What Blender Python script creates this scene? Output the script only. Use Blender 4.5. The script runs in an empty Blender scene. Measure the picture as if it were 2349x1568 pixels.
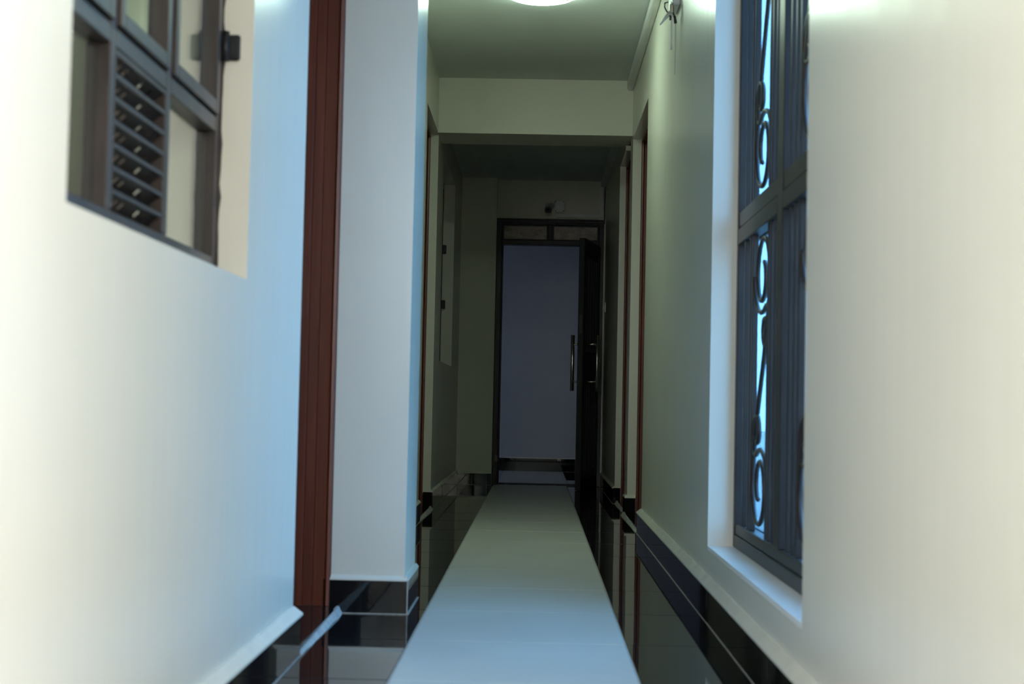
import bpy, bmesh, math, random
from mathutils import Matrix, Vector
random.seed(7)
sc = bpy.context.scene
COL = sc.collection

# ------------------------------------------------------------------ camera
# 50 mm lens, level vanishing point of the corridor at pixel (1230, 927) of 2349 x 1568, 1.2 degrees of roll
IW, IH, F = 2349.0, 1568.0, 3262.0
roll = math.radians(1.2)
cr, sr = math.cos(roll), math.sin(roll)
a_, b_ = 1230.0 - IW / 2, -(927.0 - IH / 2)
ul, vl = a_ * cr - b_ * sr, a_ * sr + b_ * cr
p_ = math.atan2(-vl, F)
Zc = Vector((0, math.cos(p_), math.sin(p_)))
Yc = Vector((ul, vl, F)).normalized()
Xc = Yc.cross(Zc)
if Xc[0] < 0: Xc = -Xc
right = Vector((Xc[0], Yc[0], Zc[0])); up = Vector((Xc[1], Yc[1], Zc[1])); fwd = Vector((Xc[2], Yc[2], Zc[2]))
R_ = cr * right + sr * up; U_ = -sr * right + cr * up
cam_d = bpy.data.cameras.new('camera'); cam = bpy.data.objects.new('camera', cam_d); COL.objects.link(cam)
cam_d.sensor_width = 36.0; cam_d.lens = 36.0 * F / IW
cam_d.clip_start = 0.02; cam_d.clip_end = 200
cam.matrix_world = Matrix(((R_.x, U_.x, -fwd.x, 0), (R_.y, U_.y, -fwd.y, 0), (R_.z, U_.z, -fwd.z, 0.67), (0, 0, 0, 1)))
cam_d.dof.use_dof = True; cam_d.dof.focus_distance = 9.5; cam_d.dof.aperture_fstop = 4.5
sc.camera = cam

# ------------------------------------------------------------------ world: bright even sky
SKY = 13.8
w = bpy.data.worlds.new('sky'); sc.world = w; w.use_nodes = True
bg = w.node_tree.nodes['Background']; bg.inputs[0].default_value = (0.97, 0.985, 1.0, 1); bg.inputs[1].default_value = SKY

def portal(name, loc, rot, sx, sy):
    l = bpy.data.lights.new(name, 'AREA'); l.shape = 'RECTANGLE'; l.size = sx; l.size_y = sy
    l.cycles.is_portal = True
    o = bpy.data.objects.new(name, l); COL.objects.link(o); o.location = loc; o.rotation_euler = rot
H = math.pi / 2
portal('portal_back', (-1.5, -.95, 1.78), (H, 0, 0), 2.1, 1.75)         # openings left between the added walls around the camera
portal('portal_back', (1.5, -.95, 1.78), (H, 0, 0), 1.5, 1.75)
portal('portal_side', (2.35, .2, 1.78), (0, H, 0), 1.75, 2.0)
portal('portal_window', (.73, 3.82, 1.28), (0, H, 0), 2.15, 1.75)              # big grille window, shines towards -X
portal('portal_lobby', (-2.75, 13.2, 1.5), (0, -H, 0), 1.5, 1.9)

vs = sc.view_settings
vs.view_transform = 'Standard'; vs.look = 'None'; vs.gamma = 1.0; vs.use_curve_mapping = False
vs.exposure = 0.0
sc.cycles.max_bounces = 6; sc.cycles.diffuse_bounces = 4; sc.cycles.glossy_bounces = 3; sc.cycles.transparent_max_bounces = 8
sc.cycles.use_adaptive_sampling = True; sc.cycles.adaptive_threshold = 0.07; sc.cycles.caustics_reflective = False; sc.cycles.caustics_refractive = False
sc.cycles.sample_clamp_indirect = 6.0
sc.cycles.use_denoising = True

# ------------------------------------------------------------------ materials
def mat(name):
    m = bpy.data.materials.new(name); m.use_nodes = True
    nt = m.node_tree; b = nt.nodes['Principled BSDF']
    return m, nt, b
def coord(nt, scale):
    tc = nt.nodes.new('ShaderNodeNewGeometry'); mp = nt.nodes.new('ShaderNodeMapping')
    mp.inputs['Scale'].default_value = scale
    nt.links.new(tc.outputs['Position'], mp.inputs['Vector']); return mp
def noise(nt, scale, s=1.0, det=3.0, rough=.5):
    mp = coord(nt, scale); n = nt.nodes.new('ShaderNodeTexNoise')
    n.inputs['Scale'].default_value = s; n.inputs['Detail'].default_value = det; n.inputs['Roughness'].default_value = rough
    nt.links.new(mp.outputs[0], n.inputs['Vector']); return n
def ramp(nt, fac, c0, c1, p0=.3, p1=.7):
    r = nt.nodes.new('ShaderNodeValToRGB'); e = r.color_ramp.elements
    e[0].position = p0; e[1].position = p1; e[0].color = (*c0, 1); e[1].color = (*c1, 1)
    nt.links.new(fac, r.inputs[0]); return r
def bump(nt, b, h, strength, dist):
    bp = nt.nodes.new('ShaderNodeBump'); bp.inputs['Strength'].default_value = strength; bp.inputs['Distance'].default_value = dist
    nt.links.new(h, bp.inputs['Height']); nt.links.new(bp.outputs[0], b.inputs['Normal'])

def paint(name, c0, c1, rough, streak, dist=.002, spec=.5):
    m, nt, b = mat(name)
    n = noise(nt, (1.5, 1.5, 1.5), 1, 4)
    r = ramp(nt, n.outputs[0], c0, c1); nt.links.new(r.outputs[0], b.inputs['Base Color'])
    b.inputs['Roughness'].default_value = rough
    b.inputs['Specular IOR Level'].default_value = spec
    n2 = noise(nt, (13, 13, .55), 1, 5, .6); bump(nt, b, n2.outputs[0], streak, dist)
    return m
M = {}
M['wall'] = paint('cream_gloss_paint', (.705, .68, .585), (.745, .72, .625), .25, .55, .0022)
M['end_wall'] = paint('cream_matt_paint', (.74, .72, .615), (.78, .76, .65), .6, .1)
M['ceiling'] = paint('ceiling_paint', (.66, .69, .67), (.70, .73, .71), .7, .05)
M['lobby'] = paint('pale_grey_paint', (.70, .70, .72), (.74, .74, .76), .6, .1)
M['well'] = paint('beige_render', (.58, .53, .47), (.64, .59, .52), .9, .1)
M['sill'] = paint('sill_paint', (.80, .79, .75), (.86, .85, .82), .35, .3)

m, nt, b = mat('black_tile')
n = noise(nt, (3, 3, 3), 1, 3); r = ramp(nt, n.outputs[0], (.006, .006, .007), (.013, .012, .012)); nt.links.new(r.outputs[0], b.inputs['Base Color'])
b.inputs['Roughness'].default_value = .035; b.inputs['IOR'].default_value = 1.55
n2 = noise(nt, (7, 7, 7), 1, 1); bump(nt, b, n2.outputs[0], .04, .002)
M['black'] = m
m, nt, b = mat('white_tile')
n = noise(nt, (2, 2, 2), 1, 4); r = ramp(nt, n.outputs[0], (.51, .51, .48), (.56, .56, .53)); nt.links.new(r.outputs[0], b.inputs['Base Color'])
b.inputs['Roughness'].default_value = .42; b.inputs['Specular IOR Level'].default_value = .4
M['white'] = m
m, nt, b = mat('grout')
n = noise(nt, (60, 60, 60), 1, 3); r = ramp(nt, n.outputs[0], (.30, .29, .26), (.48, .46, .42)); nt.links.new(r.outputs[0], b.inputs['Base Color'])
b.inputs['Roughness'].default_value = .9; M['grout'] = m
m, nt, b = mat('cement_bead')
n = noise(nt, (25, 25, 25), 1, 5); r = ramp(nt, n.outputs[0], (.34, .34, .32), (.56, .56, .53)); nt.links.new(r.outputs[0], b.inputs['Base Color'])
b.inputs['Roughness'].default_value = .8; bump(nt, b, n.outputs[0], .6, .006); M['cement'] = m
m, nt, b = mat('red_brown_wood')
n = noise(nt, (70, 70, 2.2), 1, 6, .6); r = ramp(nt, n.outputs[0], (.095, .019, .009), (.175, .038, .017)); nt.links.new(r.outputs[0], b.inputs['Base Color'])
b.inputs['Roughness'].default_value = .38; bump(nt, b, n.outputs[0], .15, .001); M['wood'] = m
m, nt, b = mat('dark_brown_steel')
n = noise(nt, (30, 30, 8), 1, 4); r = ramp(nt, n.outputs[0], (.030, .023, .019), (.050, .038, .032)); nt.links.new(r.outputs[0], b.inputs['Base Color'])
b.inputs['Roughness'].default_value = .38; b.inputs['Specular IOR Level'].default_value = .5; bump(nt, b, n.outputs[0], .1, .001); M['steel'] = m
m, nt, b = mat('dark_grille_steel')
n = noise(nt, (30, 30, 8), 1, 4); r = ramp(nt, n.outputs[0], (.016, .012, .011), (.028, .021, .019)); nt.links.new(r.outputs[0], b.inputs['Base Color'])
b.inputs['Roughness'].default_value = .4; b.inputs['Specular IOR Level'].default_value = .35; bump(nt, b, n.outputs[0], .1, .001); M['grille'] = m
m, nt, b = mat('black_steel')
n = noise(nt, (40, 40, 6), 1, 4); r = ramp(nt, n.outputs[0], (.010, .010, .012), (.022, .021, .023)); nt.links.new(r.outputs[0], b.inputs['Base Color'])
b.inputs['Roughness'].default_value = .42; b.inputs['Specular IOR Level'].default_value = .3; M['blacksteel'] = m
m, nt, b = mat('brushed_chrome'); b.inputs['Base Color'].default_value = (.62, .58, .52, 1); b.inputs['Metallic'].default_value = 1; b.inputs['Roughness'].default_value = .28
n = noise(nt, (300, 300, 10), 1, 2); bump(nt, b, n.outputs[0], .05, .001); M['chrome'] = m
m, nt, b = mat('white_plastic')
n = noise(nt, (9, 9, 9), 1, 2); r = ramp(nt, n.outputs[0], (.72, .72, .70), (.78, .78, .76)); nt.links.new(r.outputs[0], b.inputs['Base Color'])
b.inputs['Roughness'].default_value = .35; M['plastic'] = m
m, nt, b = mat('black_plastic')
n = noise(nt, (50, 50, 50), 1, 2); r = ramp(nt, n.outputs[0], (.010, .010, .010), (.018, .018, .018)); nt.links.new(r.outputs[0], b.inputs['Base Color'])
b.inputs['Roughness'].default_value = .35; M['blackplastic'] = m
m, nt, b = mat('yellow_plug'); b.inputs['Base Color'].default_value = (.55, .42, .03, 1); M['yellow'] = m
m, nt, b = mat('brown_film_glass')
n = noise(nt, (14, 14, 22), 1, 5, .6); r = ramp(nt, n.outputs[0], (.16, .11, .07), (.33, .26, .19), .35, .75); nt.links.new(r.outputs[0], b.inputs['Base Color'])
b.inputs['Roughness'].default_value = .3; bump(nt, b, n.outputs[0], .4, .01); M['film'] = m
m, nt, b = mat('concrete_yard')
n = noise(nt, (1, 1, 1), 1, 5); r = ramp(nt, n.outputs[0], (.42, .40, .37), (.52, .50, .47)); nt.links.new(r.outputs[0], b.inputs['Base Color'])
b.inputs['Roughness'].default_value = .9; M['yard'] = m

def glass(name, tint, refl=1.0):
    m = bpy.data.materials.new(name); m.use_nodes = True; nt = m.node_tree
    for x in list(nt.nodes):
        if x.type != 'OUTPUT_MATERIAL': nt.nodes.remove(x)
    out = [x for x in nt.nodes][0]
    t = nt.nodes.new('ShaderNodeBsdfTransparent'); t.inputs[0].default_value = (*tint, 1)
    g = nt.nodes.new('ShaderNodeBsdfGlossy'); g.inputs['Roughness'].default_value = .02; g.inputs[0].default_value = (refl, refl, refl, 1)
    lw_ = nt.nodes.new('ShaderNodeLayerWeight'); lw_.inputs[0].default_value = .5
    pw = nt.nodes.new('ShaderNodeMath'); pw.operation = 'POWER'; pw.inputs[1].default_value = 5; nt.links.new(lw_.outputs['Facing'], pw.inputs[0])
    fr = nt.nodes.new('ShaderNodeMath'); fr.operation = 'MULTIPLY_ADD'; fr.inputs[1].default_value = .96; fr.inputs[2].default_value = .04; nt.links.new(pw.outputs[0], fr.inputs[0])
    mx = nt.nodes.new('ShaderNodeMixShader')
    nt.links.new(fr.outputs[0], mx.inputs[0]); nt.links.new(t.outputs[0], mx.inputs[1]); nt.links.new(g.outputs[0], mx.inputs[2]); nt.links.new(mx.outputs[0], out.inputs[0])
    return m
M['blue_glass'] = glass('blue_tinted_glass', (.285, .51, .72))
M['clear_glass'] = glass('clear_glass', (.90, .94, .91))
M['lobby_glass'] = glass('lobby_blue_glass', (.18, .20, .25))
m = bpy.data.materials.new('lamp_diffuser'); m.use_nodes = True; nt = m.node_tree
b = nt.nodes['Principled BSDF']; b.inputs['Base Color'].default_value = (.9, .9, .9, 1)
b.inputs['Emission Color'].default_value = (.74, 1.0, .78, 1); b.inputs['Emission Strength'].default_value = 40.0
M['lamp'] = m

# ------------------------------------------------------------------ builders
WP = {}
def link(o, parent, origin):
    COL.objects.link(o)
    o.location = origin - (WP[parent] if parent else Vector((0, 0, 0)))
    if parent: o.parent = parent
    WP[o] = origin
    return o
def empty(name, loc):
    o = bpy.data.objects.new(name, None); o.empty_display_size = .1
    return link(o, None, Vector(loc))
def mk(name, bm, material, parent=None, smooth=False):
    vs_ = [v.co for v in bm.verts]
    lo = Vector((min(v.x for v in vs_), min(v.y for v in vs_), min(v.z for v in vs_)))
    hi = Vector((max(v.x for v in vs_), max(v.y for v in vs_), max(v.z for v in vs_)))
    org = Vector(((lo.x + hi.x) / 2, (lo.y + hi.y) / 2, lo.z))
    for v in bm.verts: v.co = v.co - org
    bmesh.ops.recalc_face_normals(bm, faces=bm.faces)
    me = bpy.data.meshes.new(name); bm.to_mesh(me); bm.free()
    me.materials.append(M[material])
    if smooth:
        for pl in me.polygons: pl.use_smooth = True
    return link(bpy.data.objects.new(name, me), parent, org)
def abox(bm, x0, x1, y0, y1, z0, z1, bev=0):
    r = bmesh.ops.create_cube(bm, size=1)
    vsx = r['verts']
    for v in vsx:
        v.co = Vector(((x0 + x1) / 2 + v.co.x * (x1 - x0), (y0 + y1) / 2 + v.co.y * (y1 - y0), (z0 + z1) / 2 + v.co.z * (z1 - z0)))
    if bev:
        es = list({e for v in vsx for e in v.link_edges})
        bmesh.ops.bevel(bm, geom=es, offset=bev, segments=1, affect='EDGES', profile=.5)
CACHE = {}
def box(name, x0, x1, y0, y1, z0, z1, material, parent=None, bev=.0):
    key = (name, round(x1 - x0, 4), round(y1 - y0, 4), round(z1 - z0, 4), material, bev)
    org = Vector(((x0 + x1) / 2, (y0 + y1) / 2, z0))
    if key in CACHE:
        return link(bpy.data.objects.new(name, CACHE[key]), parent, org)
    bm = bmesh.new(); abox(bm, x0, x1, y0, y1, z0, z1, bev)
    o = mk(name, bm, material, parent); CACHE[key] = o.data
    return o
def boxes(name, L, material, parent=None, bev=0):
    bm = bmesh.new()
    for l in L: abox(bm, *l, bev=bev)
    return mk(name, bm, material, parent)
def prism(name, poly, z0, z1, material, parent=None, smooth=False):
    """polygon in XY, extruded along Z"""
    bm = bmesh.new()
    A = [bm.verts.new((x, y, z0)) for x, y in poly]; B = [bm.verts.new((x, y, z1)) for x, y in poly]
    bm.faces.new(A); bm.faces.new(B[::-1])
    for i in range(len(A)):
        j = (i + 1) % len(A); bm.faces.new((A[i], A[j], B[j], B[i]))
    return mk(name, bm, material, parent, smooth)
def atube(bm, pts, rad, seg=8):
    pts = [Vector(p) for p in pts]; rings = []
    n = None
    for i, p in enumerate(pts):
        t = (pts[min(i + 1, len(pts) - 1)] - pts[max(i - 1, 0)]).normalized()
        if n is None:
            n = t.orthogonal().normalized()
        n = (n - t * n.dot(t)).normalized(); bn = t.cross(n)
        rr = rad[i] if isinstance(rad, (list, tuple)) else rad
        rings.append([bm.verts.new(p + (n * math.cos(2 * math.pi * k / seg) + bn * math.sin(2 * math.pi * k / seg)) * rr) for k in range(seg)])
    for a, c in zip(rings, rings[1:]):
        for k in range(seg):
            bm.faces.new((a[k], a[(k + 1) % seg], c[(k + 1) % seg], c[k]))
    bm.faces.new(rings[0][::-1]); bm.faces.new(rings[-1])
def tube(name, pts, rad, material, parent=None, seg=8):
    bm = bmesh.new(); atube(bm, pts, rad, seg); return mk(name, bm, material, parent, True)
def lathe(name, prof, c, material, parent=None, seg=40):
    """profile (r, z) around vertical axis at c=(x,y)"""
    bm = bmesh.new(); rings = []
    for r, z in prof:
        if r < 1e-5: rings.append([bm.verts.new((c[0], c[1], z))])
        else: rings.append([bm.verts.new((c[0] + r * math.cos(2 * math.pi * k / seg), c[1] + r * math.sin(2 * math.pi * k / seg), z)) for k in range(seg)])
    for a, d in zip(rings, rings[1:]):
        for k in range(seg):
            q = [a[k % len(a)], a[(k + 1) % len(a)], d[(k + 1) % len(d)], d[k % len(d)]]
            u = []
            for v in q:
                if v not in u: u.append(v)
            if len(u) > 2: bm.faces.new(u)
    return mk(name, bm, material, parent, True)
def tag(o, label, cat=None, group=None):
    o['label'] = label
    if cat: o['category'] = cat
    if group: o['group'] = group
    return o
def struct(o, label, cat):
    o['kind'] = 'structure'; o['label'] = label; o['category'] = cat; return o

# ------------------------------------------------------------------ main dimensions (metres; corridor runs along +Y)
XL, XR = -.628, .57          # near corridor walls
XL2, XR2 = -.65, .55         # walls in the far, dark part
CZ, CZ2 = 2.71, 2.54         # ceilings
Y0 = 1.2                     # open end of the corridor, set close to brighten the near walls
DW = 11.82                   # wall with the steel door
D1 = (3.752, 4.52)           # timber door recess, left near
D2 = (8.0, 8.92)             # left, just before the lintel
D3 = (7.60, 8.80)            # right, just before the lintel
D4 = (9.02, 9.82)            # right, behind the lintel
W1 = (1.863, 3.04, .925, 2.10)
W2 = (3.035, 4.69, .22, 2.36)
W3 = (9.45, 10.78, .945, 2.33)
T = .25                      # wall thickness

# ------------------------------------------------------------------ walls
wl = boxes('wall_left', [
    (XL - T, XL, Y0, W1[0], -.05, 2.9), (XL - T, XL, W1[0], W1[1], -.05, W1[2]), (XL - T, XL, W1[0], W1[1], W1[3], 2.9),
    (XL - T, XL, W1[1], D1[0], -.05, 2.9), (XL - T - .04, XL, D1[0], D1[1], 2.37, 2.9),
    (XL - T - .12, XL - T - .02, D1[0] - .1, D1[1] + .1, -.05, 2.5),
    (-.97, -.405, D1[1], 4.90, -.05, 2.9)], 'wall')
struct(wl, 'cream glossy painted wall of the corridor holding the louvred steel window', 'wall')
wl2 = boxes('wall_left_far', [
    (XL2 - T, XL2, 4.90, D2[0], -.05, 2.9), (XL2 - T - .04, XL2, D2[0], D2[1], 2.365, 2.9), (XL2 - T - .12, XL2 - T - .02, D2[0] - .1, D2[1] + .1, -.05, 2.5),
    (XL2 - T, XL2, D2[1], W3[0], -.05, 2.9), (XL2 - T, XL2, W3[0], W3[1], -.05, W3[2]), (XL2 - T, XL2, W3[0], W3[1], W3[3], 2.9),
    (XL2 - T - .1, XL2 - T, W3[0] - .1, W3[1] + .1, .8, 2.5),
    (XL2 - T, XL2, W3[1], 11.95, -.05, 2.9)], 'wall')
struct(wl2, 'dim cream wall beyond the pillar, running to the steel door', 'wall')
TR = .14
wr = boxes('wall_right', [
    (XR, XR + TR, Y0, W2[0], -.05, 2.9), (XR, XR + TR, W2[0], W2[1], -.05, W2[2] - .012), (XR, XR + TR, W2[0], W2[1], W2[3], 2.9),
    (XR, XR + TR, W2[1], D3[0] - .1, -.05, 2.9), (XR, XR + T, D3[0] - .1, D3[0], -.05, 2.9), (XR, XR + T + .04, D3[0], D3[1], 2.33, 2.9), (XR + T + .02, XR + T + .12, D3[0] - .1, D3[1] + .1, -.05, 2.5),
    (XR, XR + T, D3[1], D4[0], -.05, 2.9)], 'wall')
struct(wr, 'cream glossy painted wall of the corridor holding the tall grille window', 'wall')
wr2 = boxes('wall_right_far', [
    (XR2, XR2 + T + .04, 9.2, D4[1], 2.33, 2.9), (XR, XR2 + T + .04, D4[0], 9.2, 2.362, 2.9), (XR2 + T + .04, XR2 + T + .12, D4[0] - .1, D4[1] + .1, -.05, 2.5),
    (XR2, XR2 + T, D4[1], 11.95, -.05, 2.9)], 'wall')
struct(wr2, 'dim cream wall behind the lintel, beside the open steel door', 'wall')
wb = boxes('wall_lintel', [(XL2 - .02, XR + .02, 8.86, 9.24, 2.362, 2.85)], 'end_wall')
struct(wb, 'cream lintel beam crossing the corridor below the lit ceiling', 'beam')
we = boxes('wall_end', [(XL2 - .02, -.357, 11.73, 11.95, -.05, 2.6), (-.357, .545, DW, 11.95, 2.212, 2.6), (.535, XR2 + .02, DW, 11.95, -.05, 2.6)], 'end_wall')
struct(we, 'cream end wall and pier around the dark steel door', 'wall')
wp = boxes('wall_light_block', [(-2.6, 2.3, -.9, -.8, -.05, .92), (-.46, .76, -.9, -.8, .92, CZ), (-2.6, -2.5, -.8, Y0, .92, CZ), (-2.6, -2.5, -.8, Y0, -.05, .92), (2.2, 2.3, -.8, Y0, -.05, .92), (-2.6, XL - T, Y0, Y0 + .1, -.05, 2.9), (XR + TR, 2.3, Y0, Y0 + .1, -.05, 2.9)], 'end_wall')  # added out of view: blocks and shapes the sky light entering the corridor
struct(wp, 'unseen parapet and panels, added to hold back the sky light', 'wall')
# lobby beyond the steel door
lb = boxes('wall_back', [(-2.9, 1.6, 14.3, 14.45, -.05, 2.7)], 'lobby')
struct(lb, 'pale grey lobby wall seen through the open steel door', 'wall')
ls = boxes('wall_lobby_side', [(1.5, 1.6, 11.8, 14.3, -.05, 2.7), (-2.8, -2.7, 11.8, 14.3, -.05, .75), (-2.8, -2.7, 11.8, 14.3, 2.25, 2.7), (-2.8, -2.7, 11.8, 12.25, .75, 2.25), (-2.8, -2.7, 14.15, 14.3, .75, 2.25),
     (-2.8, XL2 - T + .01, 11.8, 11.95, -.05, 2.7), (XR2 + T - .01, 1.6, 11.8, 11.95, -.05, 2.7)], 'lobby')
struct(ls, 'lobby side walls hidden behind the steel door wall', 'wall')
# beige wall outside the louvred window; enclosing well added to dim it
lw = boxes('wall_dimming_well', [(-2.3, -2.2, 1.2, 5.5, -.1, 12.0), (-2.3, -.88, 5.4, 5.5, -.1, 12.0), (-2.3, -.88, 1.2, 1.3, -.1, 12.0), (-.97, -.88, 1.3, 5.4, 2.9, 12.0)], 'well')
struct(lw, 'beige rendered wall seen through the louvred window, in a well added to dim it', 'wall')

ce = boxes('ceiling', [(XL2 - .3, XR + .3, Y0, 8.9, CZ, CZ + .1), (-2.6, 2.3, -.9, Y0 + .1, CZ, CZ + .1)], 'ceiling'); struct(ce, 'pale flat ceiling carrying the round lamp', 'ceiling')  # second box roofs the added open space around the camera
ce2 = boxes('ceiling_far', [(XL2 - .3, XR + .3, 9.2, 12.0, CZ2, CZ2 + .1), (-2.9, 1.7, 11.9, 14.5, 2.55, 2.7)], 'ceiling'); struct(ce2, 'dark low ceiling behind the lintel beam', 'ceiling')

# outside ground
yard = boxes('floor_yard', [(-30, 40, -40, 60, -.4, -.25)], 'yard'); struct(yard, 'bright concrete yard outside the building', 'ground')

# ------------------------------------------------------------------ floor and its tiles
fl = boxes('floor', [(-2.6, 2.3, -.9, Y0, -.2, -.0025), (-1.0, .95, Y0, 11.9, -.2, -.0025), (-2.8, 1.6, 11.9, 14.4, -.2, -.0025)], 'grout')
struct(fl, 'tiled corridor floor with a white strip between glossy black borders', 'floor')
G = .003
def tile(x0, x1, y0, y1, m, z=0.0, parent=fl, jit=True):
    g = .0006 if m == 'white' else G
    o = box('tile', x0 + G, x1 - G, y0 + g, y1 - g, z - .008, z, m, parent, .0008)
    if jit: o.rotation_euler = (random.uniform(-.0011, .0011), random.uniform(-.0011, .0011), 0)
    return o
SX0, SX1 = -.342, .265
ys = [6.965 + .5855 * k for k in range(-13, 9)]
ys = [y for y in ys if y > Y0] ; ys = [Y0] + ys + [11.86]
for i in range(8):
    for k in range(4):
        tile(-2.53 + .6 * i, -1.93 + .6 * i, -.85 + .51 * k, -.34 + .51 * k, 'black')
for a, c in zip(ys, ys[1:]):
    if c - a < .02: continue
    tile(SX0, SX1, a, c, 'white')
    tile(XL2 if a > 4.6 else XL, SX0, a, c, 'black')
    tile(SX1, XR, a, c, 'black')
# lobby floor
for i in range(-4, 1):
    x0 = .28 + .6 * (i - 1)
    for y0, y1 in ((11.95, 12.7), (12.7, 13.25), (13.25, 13.8), (13.8, 14.3)):
        tile(x0, x0 + .6, y0, y1, 'white')
for x0 in (.28, .88):
    tile(x0, x0 + .6, 11.95, 12.7, 'white')
    for y0, y1 in ((12.7, 13.25), (13.25, 13.8), (13.8, 14.3)): tile(x0, x0 + .6, y0, y1, 'black')
th = boxes('trim_1', [(-.33, .50, 11.86, 11.95, -.01, .012)], 'blacksteel'); struct(th, 'dark threshold strip under the steel door', 'threshold')

# ------------------------------------------------------------------ baseboards: black tiles with a sloping cement bead on top
def base_tiles(parent, axis, fixed, side, a, b, z0=0.0, h=.108, th_=.024, L=.585, off=0.0):
    """run of skirting tiles along axis from a to b; wall face at `fixed`, sticking out towards side (+1/-1)"""
    cuts = [a]; y = a + off if off else a + L
    while y < b - .03:
        cuts.append(y); y += L
    cuts.append(b)
    for c, d in zip(cuts, cuts[1:]):
        p0, p1 = sorted((fixed, fixed + side * (th_ + random.uniform(-.001, .001))))
        hh = h + random.uniform(-.002, .002)
        if axis == 'y': o = box('baseboard_tile', p0, p1, c + .0012, d - .0012, z0, z0 + h, 'black', parent, .001)
        else: o = box('baseboard_tile', c + .0012, d - .0012, p0, p1, z0, z0 + h, 'black', parent, .001)
    g0, g1 = sorted((fixed + side * .002, fixed + side * (th_ + .0018)))
    if axis == 'y': box('grout_line', g0, g1, a, b, z0 - .001, z0 + .0018, 'grout', parent)
    else: box('grout_line', a, b, g0, g1, z0 - .001, z0 + .0018, 'grout', parent)
def bead(parent, axis, fixed, side, a, b, z0, wd=.026, ht=.016):
    """uneven painted cement fillet along the top of the tiles"""
    bm = bmesh.new(); n = max(2, int((b - a) / .09)); rows = []
    for i in range(n + 1):
        t = a + (b - a) * i / n; k = .85 + .3 * random.random()
        pr = [(0, -.002), (wd, -.002), (wd * .98, .003), (.004, ht * k), (0, ht * k)]
        rows.append([bm.verts.new((fixed + side * u, t, z0 + v) if axis == 'y' else (t, fixed + side * u, z0 + v)) for u, v in pr])
    for r1, r2 in zip(rows, rows[1:]):
        for k in range(5): bm.faces.new((r1[k], r1[(k + 1) % 5], r2[(k + 1) % 5], r2[k]))
    bm.faces.new(rows[0]); bm.faces.new(rows[-1][::-1])
    return mk('bead', bm, 'wall', parent, False)
bl = struct(empty('baseboard_left', (XL, 1.5, 0)), 'black tile baseboard under the louvred window wall', 'baseboard')
base_tiles(bl, 'y', XL, 1, Y0, 3.745, off=.30); bead(bl, 'y', XL, 1, Y0, 3.748, .108, .028, .02)
bp_ = struct(empty('baseboard_pillar', (-.5, 4.5, 0)), 'black tile baseboard wrapped round the projecting pillar', 'baseboard')
box('baseboard_tile', -.66, -.397, 4.506, 4.52, 0.0, .106, 'black', bp_, .001)
box('grout_line', -.60, -.391, 4.5025, 4.51, -.001, .003, 'grout', bp_); box('grout_line', -.396, -.3895, 4.51, 4.905, -.001, .003, 'grout', bp_); box('grout_line', -.3965, -.392, 4.5045, 4.5085, .003, .106, 'grout', bp_)
box('baseboard_tile', -.405, -.393, 4.508, 4.60, 0.0, .106, 'black', bp_, .001); box('baseboard_tile', -.405, -.393, 4.603, 4.905, 0.0, .106, 'black', bp_, .001)
bead(bp_, 'x', 4.52, -1, -.645, -.397, .106, .015, .012); bead(bp_, 'y', -.405, 1, 4.51, 4.905, .106, .013, .012)
bf = struct(empty('baseboard_left_far', (XL2, 8, 0)), 'black tile baseboard along the dim wall past the pillar', 'baseboard')
base_tiles(bf, 'y', XL2, 1, 4.92, D2[0], th_=.013); bead(bf, 'y', XL2, 1, 4.92, D2[0], .108, .015, .012)
base_tiles(bf, 'y', XL2, 1, D2[1] - .008, 11.71, th_=.013); bead(bf, 'y', XL2, 1, D2[1] - .005, 11.71, .108, .016, .014)
base_tiles(bf, 'x', D2[1], -1, XL2 - .048, XL2 + .013, th_=.01); base_tiles(bf, 'x', 11.73, -1, XL2 + .013, -.357, h=.096, th_=.012, L=.12); bead(bf, 'x', 11.73, -1, XL2 + .013, -.36, .096, .013, .01)
br = struct(empty('baseboard_right', (XR, 4, 0)), 'black tile baseboard under the tall grille window wall', 'baseboard')
base_tiles(br, 'y', XR, -1, Y0, D3[0] - .008, th_=.026, off=.36); bead(br, 'y', XR, -1, Y0, D3[0] - .005, .108, .029, .02)
base_tiles(br, 'x', D3[1], -1, XR - .012, XR + .052, th_=.01); bead(br, 'x', D3[1], -1, XR - .014, XR + .052, .108, .013, .016)
base_tiles(br, 'y', XR, -1, D3[1] - .008, D4[0], th_=.012); bead(br, 'y', XR, -1, D3[1] - .008, D4[0], .108, .014, .012)
brf = struct(empty('baseboard_right_far', (XR2, 10, 0)), 'black tile baseboard of the dim wall beside the open steel door', 'baseboard')
base_tiles(brf, 'x', D4[1], -1, XR2 - .012, XR2 + .04, th_=.01); base_tiles(brf, 'y', XR2, -1, D4[1] - .008, DW - .06, th_=.012); bead(brf, 'y', XR2, -1, D4[1] - .008, DW - .06, .108, .018, .014)
bb = struct(empty('baseboard_back', (0, 14.3, 0)), 'black tile baseboard of the lobby wall', 'baseboard')
base_tiles(bb, 'x', 14.3, -1, -2.6, 1.5, h=.13, th_=.014, L=.6); bead(bb, 'x', 14.3, -1, -2.6, 1.5, .13, .015, .01)

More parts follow.
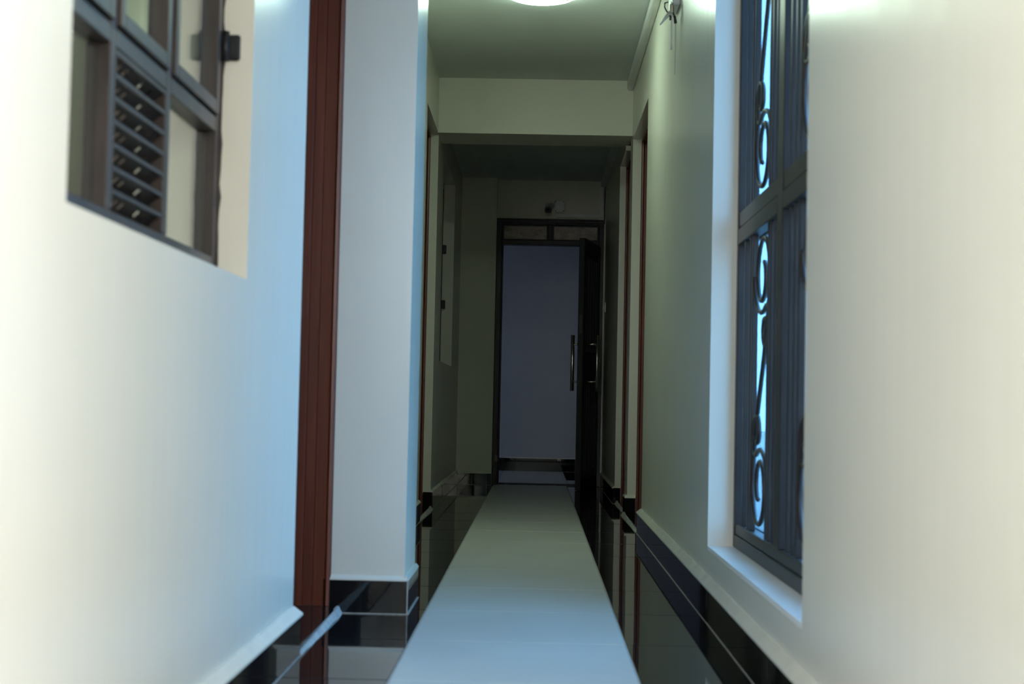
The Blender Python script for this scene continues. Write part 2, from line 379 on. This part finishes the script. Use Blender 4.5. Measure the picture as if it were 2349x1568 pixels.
# ------------------------------------------------------------------ raised door thresholds: black slab with cement riser
def step(name, x_edge, x_in, y0, y1, side, label):
    """side: -1 recess lies to -X of the edge, +1 to +X"""
    e = struct(empty(name, ((x_edge + x_in) / 2, (y0 + y1) / 2, 0)), label, 'threshold')
    lo, hi = sorted((x_edge - side * .0 + side * .008, x_in))
    box('slab', lo, hi, y0 + .004, y1 - .012, 0, .021, 'black', e, .0008)
    bm = bmesh.new(); n = 9; rows = []
    for i in range(n + 1):
        t = y0 + (y1 - .012 - y0) * i / n; k = .3 + .7 * i / n; j = random.uniform(-.003, .003)
        pr = [(side * .012, 0), (-side * (.010 * k) + j, 0), (-side * .003 * k + j, .012 * k), (side * .004, .0225 * k), (side * .012, .0225 * k)]
        rows.append([bm.verts.new((x_edge + u, t, v)) for u, v in pr])
    for r1, r2 in zip(rows, rows[1:]):
        for k in range(5): bm.faces.new((r1[k], r1[(k + 1) % 5], r2[(k + 1) % 5], r2[k]))
    bm.faces.new(rows[0]); bm.faces.new(rows[-1][::-1])
    mk('cement_riser', bm, 'cement', e)
step('trim_2', -.605, -.90, D1[0], D1[1], -1, 'raised black threshold with cement riser beside the pillar')
step('trim_3', XL2 + .01, -.92, D2[0], D2[1], -1, 'raised black threshold of the doorway behind the pillar')
step('trim_4', XR - .026, .86, D3[0], D3[1], 1, 'raised black threshold of the doorway past the grille window')
step('trim_5', XR2 + .01, .86, D4[0], D4[1], 1, 'raised black threshold of the doorway behind the lintel')

# ------------------------------------------------------------------ timber doors in the recesses
def timber_door(name, xw, xin, depth, y0, y1, zt, side, label):
    """xw: where the frame starts (towards corridor), side: direction into the wall"""
    e = struct(empty(name, (xw + side * depth / 2, (y0 + y1) / 2, .03)), label, 'door')
    s = side
    # far jamb: fluted face looking back along the corridor
    def jamb(yf, d, nm):
        # yf: wall face, d=-1 sticks out to -Y, +1 to +Y
        P = [(0, .0), (0, .010), (.004, .018), (.012, .020), (.017, .015), (.019, .012),
             (.055, .012), (.057, .0095), (.060, .0095), (.062, .012), (.087, .012), (.089, .0095), (.092, .0095), (.094, .012), (.120, .012), (.120, .028), (depth, .028), (depth, 0)]
        poly = [(xw + s * u, yf + d * v) for u, v in P]
        lo = prism(nm, poly, .022, 1.945, 'wood', e)
        poly2 = [(xw + s * u, yf + d * max(0, v - .003)) for u, v in P]
        prism('jamb_top', poly2, 1.945, zt, 'wood', e)
    jamb(y1, -1, 'jamb'); jamb(y0, 1, 'jamb')
    P = [(0, 0), (0, .02), (.018, .02), (.020, .012), (.12, .012), (.12, .03), (depth, .03), (depth, 0)]
    bm = bmesh.new()
    A = [bm.verts.new((xw + s * u, y0 + .03, zt - v)) for u, v in P]; B = [bm.verts.new((xw + s * u, y1 - .03, zt - v)) for u, v in P]
    bm.faces.new(A); bm.faces.new(B[::-1])
    for i in range(len(A)): bm.faces.new((A[i], A[(i + 1) % len(A)], B[(i + 1) % len(A)], B[i]))
    mk('head', bm, 'wood', e)
    # closed leaf at the back with raised panels and lever
    xl = xw + s * (.124); x0, x1 = sorted((xl, xl + s * .04))
    leaf = box('leaf', x0, x1, y0 + .031, y1 - .031, .034, zt - .034, 'wood', e, .002)
    xf = xl - s * .001
    yw = (y1 - y0 - .062)
    for zz in ((.2, .95), (1.1, 1.95)):
        for q in (0, 1):
            ya = y0 + .031 + .08 + q * (yw - .08) / 2; yb = ya + (yw - .08) / 2 - .08
            xs = sorted((xf, xf - s * .008)); box('raised_panel', xs[0], xs[1], ya, yb, zz[0], zz[1], 'wood', leaf, .004)
    yh = y0 + .11
    tube('handle', [(xl - s * .0, yh, 1.0), (xl - s * .045, yh, 1.0), (xl - s * .05, yh + .01, 1.0), (xl - s * .05, yh + .11, 1.0)], .008, 'chrome', leaf)
timber_door('door_1', -.638, None, .23, D1[0] + .002, D1[1] - .0005, 2.365, -1, 'red-brown timber door frame with fluted jamb beside the pillar')
timber_door('door_2', XL2 - .05, None, .20, D2[0] + .002, D2[1] - .0005, 2.36, -1, 'red-brown timber door frame peeking out behind the pillar')
timber_door('door_3', XR + .054, None, .20, D3[0] + .002, D3[1] - .0005, 2.325, 1, 'red-brown timber door frame past the tall grille window')
timber_door('door_4', XR2 + .042, None, .20, D4[0] + .002, D4[1] - .0005, 2.325, 1, 'red-brown timber door frame behind the lintel beam')

# ------------------------------------------------------------------ window_1: steel window with louvre vent, left wall
xf, xb = -.697, -.737
y0, y1, z0, z1 = W1
e = struct(empty('window_1', (xf, (y0 + y1) / 2, z0)), 'dark brown steel window with louvred vent panel in the bright wall', 'window')
ym1, ym2 = (2.258, 2.285), (2.604, 2.634)
zt0, zt1 = 1.238, 1.270
def st(name, a, b_, c, d, par=e, x=(xb, xf), m_='steel'): return box(name, x[0], x[1], a, b_, c, d, m_, par, .002)
st('stile', y0, y0 + .03, z0, z1); st('stile', y1 - .03, y1, z0, z1)
st('rail', y0 + .03, y1 - .03, z0, z0 + .045); st('rail', y0 + .03, y1 - .03, z1 - .03, z1)
for a, c in (ym1, ym2): st('mullion', a, c, z0 + .045, z1 - .03)
for a, c in ((y0 + .03, ym1[0]), (ym1[1], ym2[0]), (ym2[1], y1 - .03)): st('transom', a, c, zt0, zt1)
# ragged sealant down the far side
bm = bmesh.new(); rows = []
for i in range(41):
    z = z0 + (z1 - z0) * i / 40; k = .004 + .005 * random.random()
    rows.append([bm.verts.new((xf + u, y1 - v, z)) for u, v in ((0, .0005), (k, .0005), (k * .6, .006), (0, .006))])
for r1, r2 in zip(rows, rows[1:]):
    for k in range(4): bm.faces.new((r1[k], r1[(k + 1) % 4], r2[(k + 1) % 4], r2[k]))
mk('sealant', bm, 'steel', e)
# fixed lower panes
for a, c in ((y0 + .03, ym1[0]), (ym2[1], y1 - .03)):
    box('pane', -.722, -.718, a, c, z0 + .045, zt0, 'clear_glass', e)
# louvre vent with punched holes
lz0, lz1 = z0 + .048, zt0 - .002; nl = 7
vent = st('vent_frame', ym1[1], ym1[1] + .006, lz0, lz1)
st('vent_frame', ym2[0] - .006, ym2[0], lz0, lz1)
for i in range(nl):
    zc = lz0 + .030 + (lz1 - lz0 - .034) * i / (nl - 1)
    bm = bmesh.new(); ya, yb = ym1[1] + .006, ym2[0] - .006; n = 26
    us = [0, .25, .55, 1.0]
    holes = {5, 8, 16, 21}
    V = [[bm.verts.new((xf - .003 - .034 * u, ya + (yb - ya) * j / n, zc - .031 * u)) for u in us] for j in range(n + 1)]
    for j in range(n):
        for k in range(3):
            if k == 1 and j in holes: continue
            bm.faces.new((V[j][k], V[j][k + 1], V[j + 1][k + 1], V[j + 1][k]))
    bmesh.ops.solidify(bm, geom=list(bm.faces), thickness=.0016)
    abox(bm, xf - .005, xf, ya, yb, zc - .004, zc + .003)
    mk('louvre_slat', bm, 'steel', e)
# casements above the transom
def casement(a, c, open_deg=0):
    za, zb = zt1 + .004, z1 - .034; x0_, x1_ = -.722, -.690
    L = [(x0_, x1_, a, a + .026, za, zb), (x0_, x1_, c - .026, c, za, zb), (x0_, x1_, a + .026, c - .026, za, za + .028), (x0_, x1_, a + .026, c - .026, zb - .028, zb)]
    o = boxes('casement', L, 'steel', e, .002)
    g = box('pane', -.713, -.709, a + .024, c - .024, za + .026, zb - .026, 'clear_glass', o)
    return o
c1 = casement(y0 + .033, ym1[0] - .003); c2 = casement(ym1[1] + .003, ym2[0] - .003); c3 = casement(ym2[1] + .003, y1 - .033)
for o in (c1, c2): pass
tube('handle', [(-.69, 2.20, 1.335), (-.665, 2.20, 1.335), (-.660, 2.195, 1.33), (-.655, 2.12, 1.29), (-.655, 2.09, 1.283)], [.009, .009, .01, .010, .008], 'blacksteel', c1)
box('handle_plate', -.690, -.684, 2.185, 2.215, 1.30, 1.37, 'blacksteel', c1, .002)
for zc in (1.398, 1.86):
    hg = boxes('hinge', [(-.690, -.655, y1 - .012, y1 - .001, zc, zc + .056)], 'blacksteel', e, .004)
    tube('hinge_pin', [(-.684, y1 - .02, zc - .004), (-.684, y1 - .02, zc + .06)], .008, 'blacksteel', hg)

# ------------------------------------------------------------------ window_2: tall steel window with scroll grille, right wall
y0, y1, z0, z1 = W2
xf, xb = .652, .692
e = struct(empty('window_2', (xf, (y0 + y1) / 2, z0)), 'tall dark steel window with scrollwork grille and blue glass', 'window')
sill = box('sill', XR + .0, .70, y0, y1, z0 - .012, z0, 'sill', e)
def s2(name, a, b_, c, d, x=(xf, xb), m_='grille'): return box(name, x[0], x[1], a, b_, c, d, m_, e, .002)
s2('stile', y0, y0 + .04, z0, z1); s2('stile', y1 - .035, y1, z0, z1)
s2('rail', y0 + .04, y1 - .035, z0, z0 + .04); s2('rail', y0 + .04, y1 - .035, z1 - .04, z1)
s2('casement_rail', y0 + .04, y1 - .035, z0 + .043, z0 + .077, (xf + .003, xb))
mull = (3.818, 3.90)
zm0, zm1 = 1.208, 1.312
s2('mullion', mull[0], mull[1], z0 + .077, z1 - .04)
for a, c in ((y0 + .04, mull[0]), (mull[1], y1 - .035)):
    s2('mid_rail', a, c, zm0, zm0 + .05); s2('mid_rail', a, c, zm0 + .053, zm1, (xf + .003, xb))
# glass behind the grille
for a, c in ((y0 + .04, mull[0]), (mull[1], y1 - .035)):
    for za, zb in ((z0 + .077, zm0), (zm1, z1 - .04)):
        box('pane', .6925, .6955, a - .004, c + .004, za - .004, zb + .004, 'blue_glass', e)
box('pane_bead', .692, .700, mull[0] - .001, mull[1] + .001, z0 + .07, z1 - .03, 'grille', e)
boxes('outer_frame', [(.692, .70, y0, y0 + .045, z0, z1), (.692, .70, y1 - .04, y1, z0, z1), (.692, .70, y0 + .045, y1 - .04, z0, z0 + .08), (.692, .70, y0 + .045, y1 - .04, z1 - .045, z1), (.692, .70, y0 + .045, y1 - .04, zm0 - .004, zm1 + .004)], 'grille', e)
bars = {(0): [4.555, 4.445, 4.395 - .0, 4.105, 4.055, 3.985], 1: [3.755, 3.68, 3.615, 3.325, 3.275, 3.20]}
for h_ in (0, 1):
    for yb in bars[h_]:
        for za, zb in ((z0 + .077, zm0), (zm1, z1 - .04)):
            box('grille_bar', xf + .008, xf + .026, yb - .008, yb + .008, za, zb, 'grille', e, .0015)
def bez(p0, p1, p2, p3, n=12):
    return [tuple((1 - t) ** 3 * a + 3 * (1 - t) ** 2 * t * b_ + 3 * (1 - t) * t * t * c + t ** 3 * d for a, b_, c, d in zip(p0, p1, p2, p3)) for t in [k / n for k in range(1, n)]]
def spiral(cu, cz, r0, r1, a0, a1, n=30, ez=1.0):
    out = []
    for i in range(n + 1):
        t = i / n; an = math.radians(a0 + (a1 - a0) * t); r = r0 + (r1 - r0) * t
        out.append((cu + r * math.cos(an), cz + ez * r * math.sin(an)))
    return out
for h_ in (0, 1):
    yc = (bars[h_][2] + bars[h_][3]) / 2; W_ = (bars[h_][2] - bars[h_][3] - .016) / 2 - .004; xs_ = xf + .017
    for za, zb in ((z0 + .079, zm0 - .001), (zm1 + .001, z1 - .042)):
        mid = (za + zb) / 2
        def put(name, P, rad=.0075):
            for sg in (1, -1):
                tube(name, [(xs_, yc + sg * u, mid + sg * (v - mid)) for u, v in P], rad, 'grille', e, 6)
        # long S-scroll: one half, then its point mirror
        lo = spiral(0.01, za + W_ + .006, .045, W_ - .004, -420, 0)
        hi = [(-u, 2 * mid - v) for u, v in reversed(lo)]
        P = lo + bez(lo[-1], (lo[-1][0], lo[-1][1] + .22), (hi[0][0], hi[0][1] - .22), hi[0], 16) + hi
        tube('long_scroll', [(xs_, yc + u, v) for u, v in P], .0075, 'grille', e, 6)
        # arch over the end spiral running into a small curl
        arch = [(-W_, za + .13)] + [(-W_ * math.cos(math.radians(q)), za + .15 + .10 * math.sin(math.radians(q))) for q in range(0, 121, 12)]
        put('arch_scroll', arch + bez(arch[-1], (arch[-1][0] + .02, arch[-1][1] - .012), (W_, za + .23), (W_ * .98, za + .29), 6) + spiral(W_ * .98 - .062, za + .30, .062, .024, 0, 330, 20))

# ------------------------------------------------------------------ window_3: far window in the dim wall
y0, y1, z0, z1 = W3
xf, xb = -.735, -.775
e = struct(empty('window_3', (xf, (y0 + y1) / 2, z0)), 'deep window recess with black hinges in the dim wall', 'window')
box('stile', xb, xf, y0, y0 + .04, z0, z1, 'blacksteel', e, .002); box('stile', xb, xf, y1 - .03, y1, z0, z1, 'blacksteel', e, .002)
box('rail', xb, xf, y0 + .04, y1 - .03, z0, z0 + .04, 'blacksteel', e, .002); box('rail', xb, xf, y0 + .04, y1 - .03, z1 - .04, z1, 'blacksteel', e, .002)
box('mullion', xb, xf, 10.09, 10.13, z0 + .04, z1 - .04, 'blacksteel', e, .002)
for a, c in ((y0 + .04, 10.09), (10.13, y1 - .03)): box('pane', -.757, -.753, a, c, z0 + .04, z1 - .04, 'clear_glass', e)
for zc in (1.38, 1.80):
    hg = boxes('hinge', [(-.735, -.707, y1 - .03, y1 - .0005, zc, zc + .065)], 'blacksteel', e, .004)

# ------------------------------------------------------------------ steel door at the end (door_5)
e = struct(empty('door_5', (.09, DW, 0)), 'black steel entrance door standing open under a two-pane transom', 'door')
fx0, fx1, fz = -.357, .535, 2.214
yf0, yf1 = DW - .03, DW + .07
def d5(name, x0, x1, z0_, z1_, ya=yf0, yb=yf1, m_='blacksteel', par=e): return box(name, x0, x1, ya, yb, z0_, z1_, m_, par, .003)
d5('jamb', fx0, fx0 + .045, 0, fz); d5('jamb', fx1 - .04, fx1, 0, fz)
d5('door_stop', fx0 + .045, fx0 + .058, 0, 2.0, DW + .02, DW + .05); d5('door_stop', fx1 - .052, fx1 - .04, 0, 2.0, DW + .02, DW + .05)
d5('head', fx0 + .045, fx1 - .04, 2.165, fz); d5('transom_bar', fx0 + .045, fx1 - .04, 1.995, 2.035)
d5('transom_mullion', .072, .105, 2.035, 2.165)
d5('head_moulding', fx0 - .004, fx1 + .004, 2.178, 2.20, yf0 - .014, yf0)
for a, c in ((fx0 + .045, .072), (.105, fx1 - .04)):
    boxes('pane_frame', [(a, a + .014, DW, DW + .03, 2.035, 2.165), (c - .014, c, DW, DW + .03, 2.035, 2.165), (a + .014, c - .014, DW, DW + .03, 2.035, 2.045), (a + .014, c - .014, DW, DW + .03, 2.155, 2.165)], 'blacksteel', e, .002)
    box('transom_pane', a + .01, c - .01, DW + .012, DW + .018, 2.04, 2.16, 'film', e)
box('strike_plate', fx0 + .02, fx0 + .0485, yf0 - .003, yf0 + .02, .19, .245, 'steel', e, .001)
# leaf hinged on the jamb at +X, swung back into the corridor
hx, hy = .487, DW - .05
ang = math.atan2(11.16 - hy, .337 - hx); Lw = math.hypot(11.16 - hy, .337 - hx)
ud = Vector((math.cos(ang), math.sin(ang), 0)); nd = Vector((ud.y, -ud.x, 0))      # nd points to the -X side
if nd.x > 0: nd = -nd
def leafpt(u, n, z): return Vector((hx, hy, 0)) + ud * u + nd * n + Vector((0, 0, z))
def abox_l(bm, u0, u1, n0, n1, za, zb, bev=.0):
    r = bmesh.ops.create_cube(bm, size=1); vv = r['verts']
    for v in vv:
        v.co = leafpt((u0 + u1) / 2 + v.co.x * (u1 - u0), (n0 + n1) / 2 + v.co.y * (n1 - n0), (za + zb) / 2 + v.co.z * (zb - za))
    if bev:
        bmesh.ops.bevel(bm, geom=list({e_ for v in vv for e_ in v.link_edges}), offset=bev, segments=1, affect='EDGES')
bm = bmesh.new()
abox_l(bm, .055, Lw - .075, -.014, .014, .07, 1.93)
for q in ((0, .055, 0.004, 1.985), (Lw - .075, Lw, .004, 1.985)): abox_l(bm, q[0], q[1], -.022, .022, q[2], q[3], .002)
for q in ((.004, .10), (.93, 1.04), (1.90, 1.985)): abox_l(bm, .055, Lw - .075, -.022, .022, q[0], q[1], .002)
leaf = mk('leaf', bm, 'blacksteel', e)
for za, zb in ((.16, .87), (1.10, 1.84)):
    for q in range(5):
        u = .11 + q * (Lw - .24) / 4
        for n_ in (-1, 1):
            bm = bmesh.new(); abox_l(bm, u - .02, u + .02, n_ * .014, n_ * .021, za, zb, .002); mk('leaf_rib', bm, 'blacksteel', leaf)
for n_ in (-1, 1):
    u = Lw - .04; c_ = 1 if n_ > 0 else -1; of = .048 if n_ > 0 else .105
    hh = tube('pull_handle', [leafpt(u, c_ * (.022 + of), .782), leafpt(u, c_ * (.022 + of), 1.222)], .0155 if n_ > 0 else .012, 'chrome', leaf, 12)
    for z in (.855, 1.15):
        bm = bmesh.new(); atube(bm, [leafpt(u, c_ * .022, z), leafpt(u, c_ * (.022 + of), z)], .008, 8); mk('pull_handle_post', bm, 'chrome', leaf, True)
bm = bmesh.new(); abox_l(bm, Lw, Lw + .002, -.013, .013, 1.23, 1.38, .0008); mk('lock_plate', bm, 'steel', leaf)
for z in (.30, 1.80):
    hg = tube('hinge', [(hx + .006, hy + .012, z - .01), (hx + .006, hy + .012, z + .15)], .016, 'blacksteel', leaf, 10)

# ------------------------------------------------------------------ ceiling lamp
LX, LY = -.012, 6.91
L = empty('ceiling_light', (LX, LY, CZ - .06)); tag(L, 'round white glowing ceiling lamp with a chrome rim', 'lamp')
lathe('base', [(0, CZ - .0005), (.162, CZ - .0005), (.162, CZ - .016), (0, CZ - .016)], (LX, LY), 'plastic', L)
lathe('rim', [(.152, CZ - .016), (.166, CZ - .016), (.170, CZ - .024), (.168, CZ - .034), (.160, CZ - .038), (.153, CZ - .034), (.152, CZ - .016)], (LX, LY), 'lamp', L)
lathe('ring', [(.139, CZ - .020), (.1515, CZ - .020), (.1515, CZ - .033), (.147, CZ - .037), (.140, CZ - .036), (.139, CZ - .020)], (LX, LY), 'chrome', L)
lathe('diffuser', [(.138, CZ - .020), (.138, CZ - .034), (.130, CZ - .041), (.10, CZ - .050), (.05, CZ - .056), (0, CZ - .057)], (LX, LY), 'lamp', L)

# ------------------------------------------------------------------ cable trunking
t1 = empty('cable_trunking', (XR - .02, 5, CZ - .062)); tag(t1, 'long white cable trunking in the corner of ceiling and grille window wall', 'trunking')
box('channel', XR - .036, XR - .0005, 2.0, 8.855, CZ - .06, CZ - .0005, 'plastic', t1, .001)
box('lid', XR - .039, XR - .036, 2.0, 8.855, CZ - .055, CZ - .005, 'plastic', t1, .001)
box('lid', XR - .031, XR - .006, 2.0, 8.855, CZ - .063, CZ - .06, 'plastic', t1, .001)
t2 = empty('cable_trunking', (.33, DW - .01, 2.231)); tag(t2, 'white L-shaped cable trunking above the steel door', 'trunking')
box('channel', .135, .531, DW - .022, DW - .0005, 2.232, 2.262, 'plastic', t2, .001); box('channel', .492, .531, DW - .022, DW - .0005, 2.262, CZ2 - .0005, 'plastic', t2, .001)
box('lid', .14, .485, DW - .025, DW - .022, 2.235, 2.259, 'plastic', t2, .0008); box('lid', .495, .528, DW - .025, DW - .022, 2.235, CZ2 - .003, 'plastic', t2, .0008)
t3 = empty('cable_trunking', (XR2 - .02, 10.5, CZ2 - .05)); tag(t3, 'white cable trunking under the dark ceiling behind the lintel', 'trunking')
box('channel', XR2 - .045, XR2 - .0005, 9.245, DW - .0275, CZ2 - .05, CZ2 - .0005, 'plastic', t3, .001); box('lid', XR2 - .048, XR2 - .045, 9.245, DW - .0275, CZ2 - .046, CZ2 - .004, 'plastic', t3, .001)

# ------------------------------------------------------------------ junction box and security camera above the steel door
j = empty('junction_box', (.166, DW, 2.268)); tag(j, 'square white junction box with screws above the steel door', 'junction box')
box('body', .122, .208, DW - .04, DW - .0005, 2.273, 2.368, 'plastic', j, .006); box('cover', .118, .204, DW - .046, DW - .04, 2.27, 2.368, 'plastic', j, .003)
for sx in (.128, .194):
    for sz in (2.28, 2.358): tube('screw', [(sx, DW - .0475, sz), (sx, DW - .045, sz)], .004, 'blackplastic', j, 8)
for k in range(3): tube('gland', [(.14 + .025 * k, DW - .025, 2.2635), (.14 + .025 * k, DW - .025, 2.275)], .009, 'plastic', j, 8)
s_ = empty('security_camera', (.075, DW, 2.24)); tag(s_, 'small white bullet security camera with black front beside the junction box', 'camera')
tube('mount', [(.09, DW - .0005, 2.325), (.09, DW - .02, 2.325)], .026, 'plastic', s_, 16)
tube('arm', [(.09, DW - .015, 2.325), (.085, DW - .05, 2.325), (.075, DW - .07, 2.315)], .009, 'plastic', s_, 8)
def rrect_prism(name, c0, c1, w_, h_, r, material, parent):
    c0, c1 = Vector(c0), Vector(c1); d = (c1 - c0).normalized(); rx = Vector((1, 0, 0)); uz = rx.cross(d).normalized() * -1
    if uz.z < 0: uz = -uz
    ring = []
    for qx, qz, a0 in ((1, 1, 0), (-1, 1, 90), (-1, -1, 180), (1, -1, 270)):
        for k in range(4):
            t = math.radians(a0 + 30 * k); ring.append((qx * (w_ / 2 - r) + r * math.cos(t), qz * (h_ / 2 - r) + r * math.sin(t)))
    bm = bmesh.new(); A = [bm.verts.new(c0 + rx * u + uz * v) for u, v in ring]; B = [bm.verts.new(c1 + rx * u + uz * v) for u, v in ring]
    bm.faces.new(A); bm.faces.new(B[::-1])
    for i in range(len(A)): bm.faces.new((A[i], A[(i + 1) % len(A)], B[(i + 1) % len(A)], B[i]))
    return mk(name, bm, material, parent)
rrect_prism('body', (.073, DW - .05, 2.312), (.066, DW - .20, 2.268), .058, .056, .014, 'plastic', s_)
hd = rrect_prism('front', (.066, DW - .2005, 2.268), (.0652, DW - .212, 2.2645), .056, .052, .014, 'blackplastic', s_)
tube('lens', [(.0652, DW - .212, 2.2665), (.065, DW - .2145, 2.2655)], .013, 'blacksteel', hd, 14)
tube('cable', [(.10, DW - .012, 2.318), (.112, DW - .014, 2.31), (.1215, DW - .02, 2.312)], .003, 'plastic', s_, 6)

# ------------------------------------------------------------------ light switch
sw = empty('light_switch', (XR2, 11.6, 1.44)); tag(sw, 'small white light switch on the dim wall by the door leaf', 'switch')
box('plate', XR2 - .010, XR2 - .0003, 11.56, 11.64, 1.43, 1.51, 'plastic', sw, .002); box('rocker', XR2 - .014, XR2 - .010, 11.585, 11.615, 1.45, 1.49, 'plastic', sw, .001)

# ------------------------------------------------------------------ wall-mounted router at the top of the grille window wall
rt = empty('network_router', (.55, 5.95, 2.33)); tag(rt, 'white wall-mounted network router with two antennas and dangling black cables', 'router')
box('body', .535, XR - .0005, 5.88, 6.06, 2.35, 2.50, 'plastic', rt, .006)
box('antenna', .530, .538, 5.894, 5.906, 2.163, 2.36, 'plastic', rt, .002)
bm = bmesh.new(); atube(bm, [(.532, 5.90, 2.325), (.508, 5.90, 2.296), (.486, 5.90, 2.267)], [.009, .007, .0035], 8); mk('antenna', bm, 'plastic', rt, True)
bm = bmesh.new(); abox(bm, .524, .540, 5.885, 5.915, 2.315, 2.352, .003); mk('antenna_hinge', bm, 'chrome', rt)
tube('cable', [(.52, 5.93, 2.372), (.506, 5.92, 2.365), (.505, 5.91, 2.345), (.512, 5.90, 2.327), (.524, 5.90, 2.31), (.530, 5.89, 2.295)], .003, 'blackplastic', rt, 6)
pc = tube('cable', [(.536, 5.92, 2.372), (.54, 5.90, 2.34), (.541, 5.90, 2.318), (.547, 5.90, 2.300)], .0035, 'blackplastic', rt, 6)
tube('plug', [(.546, 5.90, 2.305), (.5515, 5.90, 2.275)], .0065, 'blackplastic', rt, 8)
tube('plug', [(.528, 5.895, 2.305), (.5285, 5.895, 2.286)], .004, 'blackplastic', rt, 8)
tube('plug', [(.529, 5.893, 2.335), (.533, 5.893, 2.345)], .004, 'yellow', rt, 8)
tube('wall_cable', [(.567, 6.075, 2.50), (.567, 6.075, 2.33), (.567, 6.075, 2.10)], .002, 'plastic', rt, 6)

# lobby window glass
lg = empty('window_4', (-2.75, 13.2, .75)); struct(lg, 'blue glazed lobby window out of view behind the end wall', 'window')
box('pane', -2.752, -2.748, 12.28, 14.12, .78, 2.22, 'lobby_glass', lg)
boxes('frame', [(-2.78, -2.72, 12.25, 12.29, .75, 2.25), (-2.78, -2.72, 14.11, 14.15, .75, 2.25), (-2.78, -2.72, 12.29, 14.11, .75, .79), (-2.78, -2.72, 12.29, 14.11, 2.21, 2.25)], 'blacksteel', lg)
